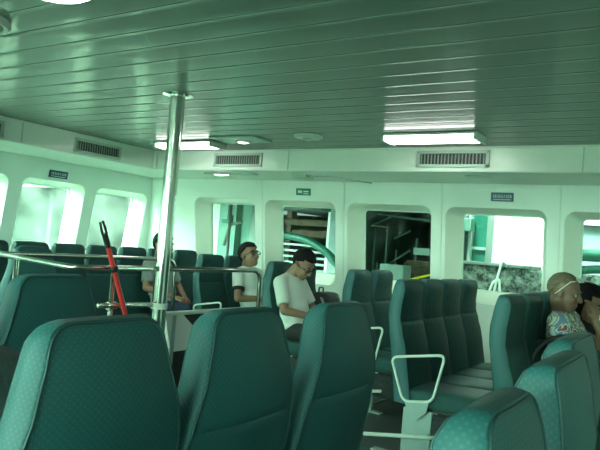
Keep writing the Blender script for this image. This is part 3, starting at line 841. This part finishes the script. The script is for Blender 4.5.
# ---------------------------------------------------------------- bags
t = thing('backpack', 'black backpack standing on the window seat beside the white-polo man', 'bag', (-3.20, 5.46, .475))
bm = bmesh.new(); box(bm, (-.10, -.15, 0), (.10, .15, .42), .06, 4); obj('main_compartment', bm, BAGM, t, smooth=True)
bm = bmesh.new(); box(bm, (.08, -.12, .03), (.16, .12, .24), .035, 3); obj('front_pocket', bm, BAGM, t, smooth=True)
obj('grab_handle', tb(fillet([(-.06, -.04, .41), (-.06, -.04, .46), (-.06, .04, .46), (-.06, .04, .41)], .02), .008), DARKM, t, smooth=True)
for s in (-1, 1): obj('shoulder_strap', tb(fillet([(-.05, s*.09, .40), (.06, s*.155, .36), (.11, s*.158, .12), (0, s*.15, .03)], .05), .013), TEEG, t, smooth=True)
t = thing('shoulder_bag', 'black bag with a big arched handle on the seat before the patterned-shirt man', 'bag', (-.69, 3.90, .478))
bm = bmesh.new(); box(bm, (-.20, -.06, .0), (.22, .07, .29), .04, 3); obj('bag_body', bm, BAGM, t, smooth=True)
hp = []
for k2 in range(17):
    a = PI*k2/16; hp.append((.0-.185*math.cos(a), 0, (.26+.20*math.sin(a))))
obj('arched_handle', tb(hp, .016), DARKM, t, smooth=True)
t = thing('canvas_bag', 'dark grey rounded bag at the photo left edge beside the largest seat', 'bag', (-1.43, .83, .475))
bm = bmesh.new(); box(bm, (-.13, -.15, 0), (.13, .15, .57), .09, 5)
for v in bm.verts: v.co.x *= 1-.25*max(0, v.co.z-.2)
obj('bag_body', bm, BAGG, t, smooth=True)
obj('top_loop', tb(fillet([(0, -.05, .55), (0, -.05, .60), (0, .05, .60), (0, .05, .55)], .03), .009), DARKM, t, smooth=True)

# ---------------------------------------------------------------- the quay outside the back windows
struct('light_block_below', bx((-7.0, -4.9, -1.7), (14, 6.5, -.07)), WALL)  # unseen box added to stop light passing under the cabin
struct('light_block_astern', bx((4.66, -4.9, -.06), (14, 6.5, 2.49)), WALL)  # unseen box added to stop light passing beside the cabin
struct('bounce_slab', bx((-40, -60, -1.6), (14, -6.2, -.25)), plain('pale_bounce', (.62, .68, .62), .85, noise=.08, scale=2))  # unseen pale slab added to bounce sunlight up to the ceiling
o = obj('water', bx((-90, -90, -1.85), (90, 90, -1.7)), WATER); o['kind'] = 'structure'
def ext(name, label, cat, bm, m, **k2): return tag(obj(name, bm, m, None, **k2), label, cat)
t = thing('quay_wall', 'dark mottled stone quay wall outside the right-hand windows', 'wall', (0, 10, 0))
bm = bmesh.new(); box(bm, (-3.75, 0, -1.65), (1.6, .7, 1.25), .03); obj('stonework', bm, STONE, t)
obj('coping', bx((-3.78, -.03, 1.25), (-2.35, .74, 1.30), .01), plain('coping', (.2, .24, .22), .8, noise=.3, scale=6), t)
t = thing('white_building', 'bright white building beyond the quay wall', 'building', (0, 13, 0))
obj('facade', bx((-3.93, 0, -1.6), (-2.2, 2.5, 5.5), .02), BRIGHT, t); obj('roof_edge', bx((-3.98, -.06, 5.5), (-2.15, 2.56, 5.62), .01), PANELB, t)
t = thing('panelled_building', 'pale blue-grey building seen through the rightmost window', 'building', (0, 12.4, 0))
obj('panel_wall', bx((-2.15, 0, -1.6), (3, 2.5, 2.10), .01), PANELB, t); obj('white_fascia', bx((-2.15, -.1, 2.10), (3, 2.6, 2.6), .01), BRIGHT, t)
t = thing('green_steel_tower', 'green steel tower with a control box at the left of the fourth window', 'pier structure', (-3.58, 10.9, 0))
obj('column', bx((.03, .0, -1.6), (.26, .4, 5), .01), PIERG, t); obj('column', bx((-.30, .05, -1.6), (-.12, .4, 5), .01), PIERL, t)
obj('ladder_rail', tb([(-.02, -.05, -1.6), (-.02, -.05, 4)], .03), GREYM, t, smooth=True)
obj('control_box', bx((-.16, -.25, 1.80), (.06, -.03, 2.02), .015), PIERL, t); obj('conduit', tb([(-.05, -.12, 1.2), (-.05, -.12, 1.82)], .025), DARKM, t)
obj('brace', bx((.0, -.04, 1.50), (.26, .02, 1.55)), GREYM, t)
t = thing('quay_ladder_handle', 'white hairpin handrail on the stone quay wall', 'handrail', (-2.6, 9.85, 0))
obj('rail_tube', tb(fillet([(-.10, .12, 1.27), (-.10, -.12, 1.35), (-.15, -.12, 1.10), (-.19, -.12, .86), (-.27, -.12, .84), (-.21, -.12, 1.02), (-.12, -.12, 1.08), (-.10, -.12, .86), (-.10, .13, .80)], .08), .018), BRIGHT, t, smooth=True)
t = thing('green_fender_pipes', 'pair of thick green pipes outside the rightmost window', 'pipes', (0, 9.2, 0))
obj('upper_pipe', tb([(-1.75, 0, 1.50), (1.4, 0, 1.59)], .085), PIERG, t, smooth=True)
obj('lower_pipe', tb(fillet([(-1.75, .02, 1.24), (-1.45, .02, 1.325), (-1.0, .02, 1.36), (1.4, .02, 1.39)], .25), .06), PIERG, t, smooth=True)
obj('pipe_post', tb([(.6, .1, -1.6), (.6, .1, 1.6)], .07), PIERG, t, smooth=True)
obj('pipe_post', tb([(-1.72, .1, -1.6), (-1.72, .1, 1.53)], .06), PIERG, t, smooth=True)

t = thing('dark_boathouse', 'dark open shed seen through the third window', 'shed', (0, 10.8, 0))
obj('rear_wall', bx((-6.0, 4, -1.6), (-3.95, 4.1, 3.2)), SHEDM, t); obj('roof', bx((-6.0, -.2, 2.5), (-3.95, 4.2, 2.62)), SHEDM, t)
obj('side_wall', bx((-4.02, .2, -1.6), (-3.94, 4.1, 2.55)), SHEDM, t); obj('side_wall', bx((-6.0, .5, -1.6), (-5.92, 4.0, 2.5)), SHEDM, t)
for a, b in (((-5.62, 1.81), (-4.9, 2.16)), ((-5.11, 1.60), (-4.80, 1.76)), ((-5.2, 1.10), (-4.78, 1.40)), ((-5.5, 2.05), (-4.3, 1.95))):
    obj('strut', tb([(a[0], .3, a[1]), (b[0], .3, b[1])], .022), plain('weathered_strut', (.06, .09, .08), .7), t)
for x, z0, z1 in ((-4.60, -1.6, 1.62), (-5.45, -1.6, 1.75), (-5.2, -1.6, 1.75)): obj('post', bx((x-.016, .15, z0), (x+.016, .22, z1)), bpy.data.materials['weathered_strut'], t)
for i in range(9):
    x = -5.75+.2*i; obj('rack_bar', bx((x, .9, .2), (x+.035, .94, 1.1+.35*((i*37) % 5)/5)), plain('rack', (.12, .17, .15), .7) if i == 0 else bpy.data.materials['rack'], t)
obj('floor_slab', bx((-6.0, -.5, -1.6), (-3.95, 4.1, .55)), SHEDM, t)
t = thing('shade_canopy', 'dark canopy roof added over the quay to block sky light', 'roof', (0, 0, 0))  # added to keep bright sky off the quay
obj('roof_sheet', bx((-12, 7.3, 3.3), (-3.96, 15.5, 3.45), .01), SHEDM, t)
obj('sky_block_fascia', bx((-12, 7.26, 2.0), (-3.96, 7.3, 3.45), .005), SHEDM, t)  # hangs above the sightline, added to cut the sky band
obj('sky_block_wall', bx((-12.1, 7.4, -1.65), (-12.0, 15.4, 3.3), .01), SHEDM, t)  # added to block sky light from the left
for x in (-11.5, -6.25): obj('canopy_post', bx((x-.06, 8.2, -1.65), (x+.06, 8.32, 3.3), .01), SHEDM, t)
ext('pale_notice_board', 'pale blue-white notice board in the dark shed', 'sign', bx((-4.42, 10.4, 1.33), (-4.12, 10.44, 1.45), .004), PANELB)
t = thing('timber_stack', 'brown timber planks stacked in front of the dark shed', 'timber', (-4.3, 10.35, .55))
for i in range(6): obj('plank', bx((-.22+.01*(i % 2), 0, i*.115), (.19+.01*(i % 3), .3, i*.115+.10), .006), TIMBER, t)
ext('grey_crate', 'grey metal crate in front of the dark shed', 'crate', bx((-4.85, 10.0, .55), (-4.40, 10.35, 1.13), .02), GREYM)
ext('hanging_tube', 'long pale tube lamp hung under the shed roof', 'lamp', tb([(-5.2, 10.3, 1.79), (-4.87, 10.3, 1.765)], .02), TIMBER)
yb = thing('yellow_barrier', 'yellow barrier bar crossing below the third window', 'barrier')
obj('bar', tb([(-4.23, 9.15, .84), (-3.28, 9.15, 1.14)], .017), YELLOW, yb, smooth=True)
obj('barrier_post', tb([(-4.2, 9.19, -1.68), (-4.2, 9.19, .86)], .03), GREYM, yb, smooth=True); obj('barrier_post', tb([(-3.3, 9.19, -1.68), (-3.3, 9.19, 1.13)], .03), GREYM, yb, smooth=True)
t = thing('timber_landing', 'brown timber landing stage behind the green arc', 'pier structure', (0, 10.6, 0))
obj('beam', bx((-7.32, 0, 1.72), (-6.15, .25, 1.84), .01), TIMBER, t); obj('beam', bx((-7.32, .1, 1.50), (-6.15, .3, 1.63), .01), TIMBER, t)
obj('post', bx((-7.3, .05, -1.6), (-7.18, .25, 2.4), .01), TIMBER, t); obj('canopy', bx((-7.33, -.7, 1.99), (-6.04, 2, 2.10), .01), SHEDM, t)
for i in range(7): obj('slat', bx((-7.3, -.25, .62+.115*i), (-6.13, -.21, .66+.115*i), .004), GREYM, t)
obj('post', bx((-6.13, -.3, .52), (-6.05, -.2, 2.0), .01), BRIGHT, t); obj('deck', bx((-7.33, -.7, -1.6), (-6.04, 2.2, .52), .01), TIMBER, t)
obj('backing', bx((-8.7, 1.6, -1.6), (-6.04, 1.7, 2.0)), plain('brown_backing', (.035, .03, .02), .8), t)
ext('upright_board', 'pale blue-grey upright panel beside the green arc', 'panel', bx((-6.02, 10.2, -1.6), (-5.55, 10.3, 3.2), .01), PANELB)
bm = tb(fillet([(-6.6, 8.7, 1.43), (-5.95, 8.7, 1.47), (-5.62, 8.7, 1.44), (-5.41, 8.7, 1.38), (-5.2, 8.7, 1.28), (-5.04, 8.7, 1.17), (-4.9, 8.7, 1.04), (-4.72, 8.7, .82), (-4.6, 8.7, -.2), (-4.6, 8.7, -1.6)], .12), .062, n=14)
ext('green_arc_pipe', 'thick curved green pipe outside the window behind the white-polo man', 'pipe', bm, PIERG, smooth=True)
wb = thing('white_bench', 'white slab bench at the foot of the green arc', 'bench')
obj('slab', bx((-5.95, 9.3, .74), (-5.25, 9.5, .86), .01), BRIGHT, wb)
for x in (-5.85, -5.35): obj('bench_leg', bx((x-.04, 9.34, -1.68), (x+.04, 9.46, .74), .005), GREYM, wb)
t = thing('green_gangway_frame', 'pale and dark green gangway columns outside the leftmost back window', 'pier structure', (0, 10.2, 0))
obj('wide_column', bx((-8.85, .2, -1.6), (-8.40, .5, 3.28), .01), PIERL, t); obj('wide_column', bx((-8.05, 0, -1.6), (-7.62, .3, 3.28), .01), PIERL, t)
obj('dark_column', bx((-8.36, .35, -1.6), (-8.1, .5, 3.28), .01), PIERG, t); obj('dark_column', bx((-7.60, .1, -1.6), (-7.35, .3, 3.28), .01), PIERG, t)
obj('pole', tb([(-7.98, -.5, -1.6), (-7.98, -.5, 3.28)], .03), DARKM, t, smooth=True)
obj('control_box', bx((-8.30, -.42, 1.72), (-8.12, -.3, 1.98), .012), PIERL, t); obj('control_box', bx((-8.66, .05, 1.66), (-8.46, .2, 1.83), .012), PIERG, t)
obj('arm', tb(fillet([(-8.2, -.36, 1.2), (-8.05, -.4, 1.62), (-7.75, -.4, 1.68)], .1), .03), SHEDM, t, smooth=True)
ext('white_terminal', 'bright white terminal wall at the left of the leftmost back window', 'building', bx((-11.95, 12, -1.6), (-9.75, 12.4, 3.28), .02), BRIGHT)
# far side seen through the hazed left windows
t = thing('moored_hull', 'grey-green moored hull blurred behind the left windows', 'boat', (-13, 0, 0))
obj('hull_side', bx((-1.2, -5.0, -1.7), (0, 16.5, 3.1), .2), HULL, t); obj('deck_house', bx((-1.2, 8.3, 2.9), (-.2, 12, 4.0), .1), PANELB, t)  # hull side lengthened beyond the view to block low sky light
obj('rubbing_strake', bx((-.02, 6.9, 1.45), (.10, 13.4, 1.6), .02), PIERG, t); obj('boot_top', bx((-.02, 6.95, .3), (.04, 13.4, 1.0), .01), PANELB, t)

# ---------------------------------------------------------------- light and camera
w = bpy.data.worlds.new('overcast'); bpy.context.scene.world = w; w.use_nodes = True
nt = w.node_tree; bg = nt.nodes['Background']
tc = nt.nodes.new('ShaderNodeTexCoord')
dt = nt.nodes.new('ShaderNodeVectorMath'); dt.operation = 'DOT_PRODUCT'; dt.inputs[1].default_value = V((-.50, -.86, .06)).normalized()
mr = nt.nodes.new('ShaderNodeMapRange'); mr.interpolation_type = 'SMOOTHSTEP'
mr.inputs[1].default_value = -.05; mr.inputs[2].default_value = .85; mr.inputs[3].default_value = .3; mr.inputs[4].default_value = 34.0
nt.links.new(tc.outputs['Generated'], dt.inputs[0]); nt.links.new(dt.outputs['Value'], mr.inputs[0])
nt.links.new(mr.outputs[0], bg.inputs['Strength']); bg.inputs['Color'].default_value = (.82, 1, .88, 1)
sun = bpy.data.lights.new('hazy_sun', 'SUN'); sun.energy = 7.0; sun.angle = math.radians(12); sun.color = (.95, 1, .93)
so = bpy.data.objects.new('hazy_sun', sun); C.objects.link(so); so.rotation_euler = V((.12, .5, -1.0)).to_track_quat('-Z', 'Y').to_euler()

cam = bpy.data.cameras.new('camera'); co = bpy.data.objects.new('camera', cam); C.objects.link(co)
yaw, pitch, roll = math.radians(33.19), math.radians(1.732), math.radians(4.722)
f = V((-math.sin(yaw)*math.cos(pitch), math.cos(yaw)*math.cos(pitch), math.sin(pitch)))
r0 = V((math.cos(yaw), math.sin(yaw), 0)); u0 = r0.cross(f)
r = r0*math.cos(roll)+u0*math.sin(roll); u = -r0*math.sin(roll)+u0*math.cos(roll)
mt = M((r, u, -f)).transposed().to_4x4(); mt.translation = (0, 0, EYE); co.matrix_world = mt
cam.sensor_width = 36; cam.lens = 641*36/600; cam.clip_start = .02
S = bpy.context.scene; S.camera = co
S.view_settings.view_transform = 'Standard'; S.view_settings.look = 'None'; S.view_settings.gamma = 1; S.view_settings.use_curve_mapping = False
S.view_settings.exposure = 1.0
S.cycles.max_bounces = 10; S.cycles.diffuse_bounces = 6; S.cycles.transparent_max_bounces = 12
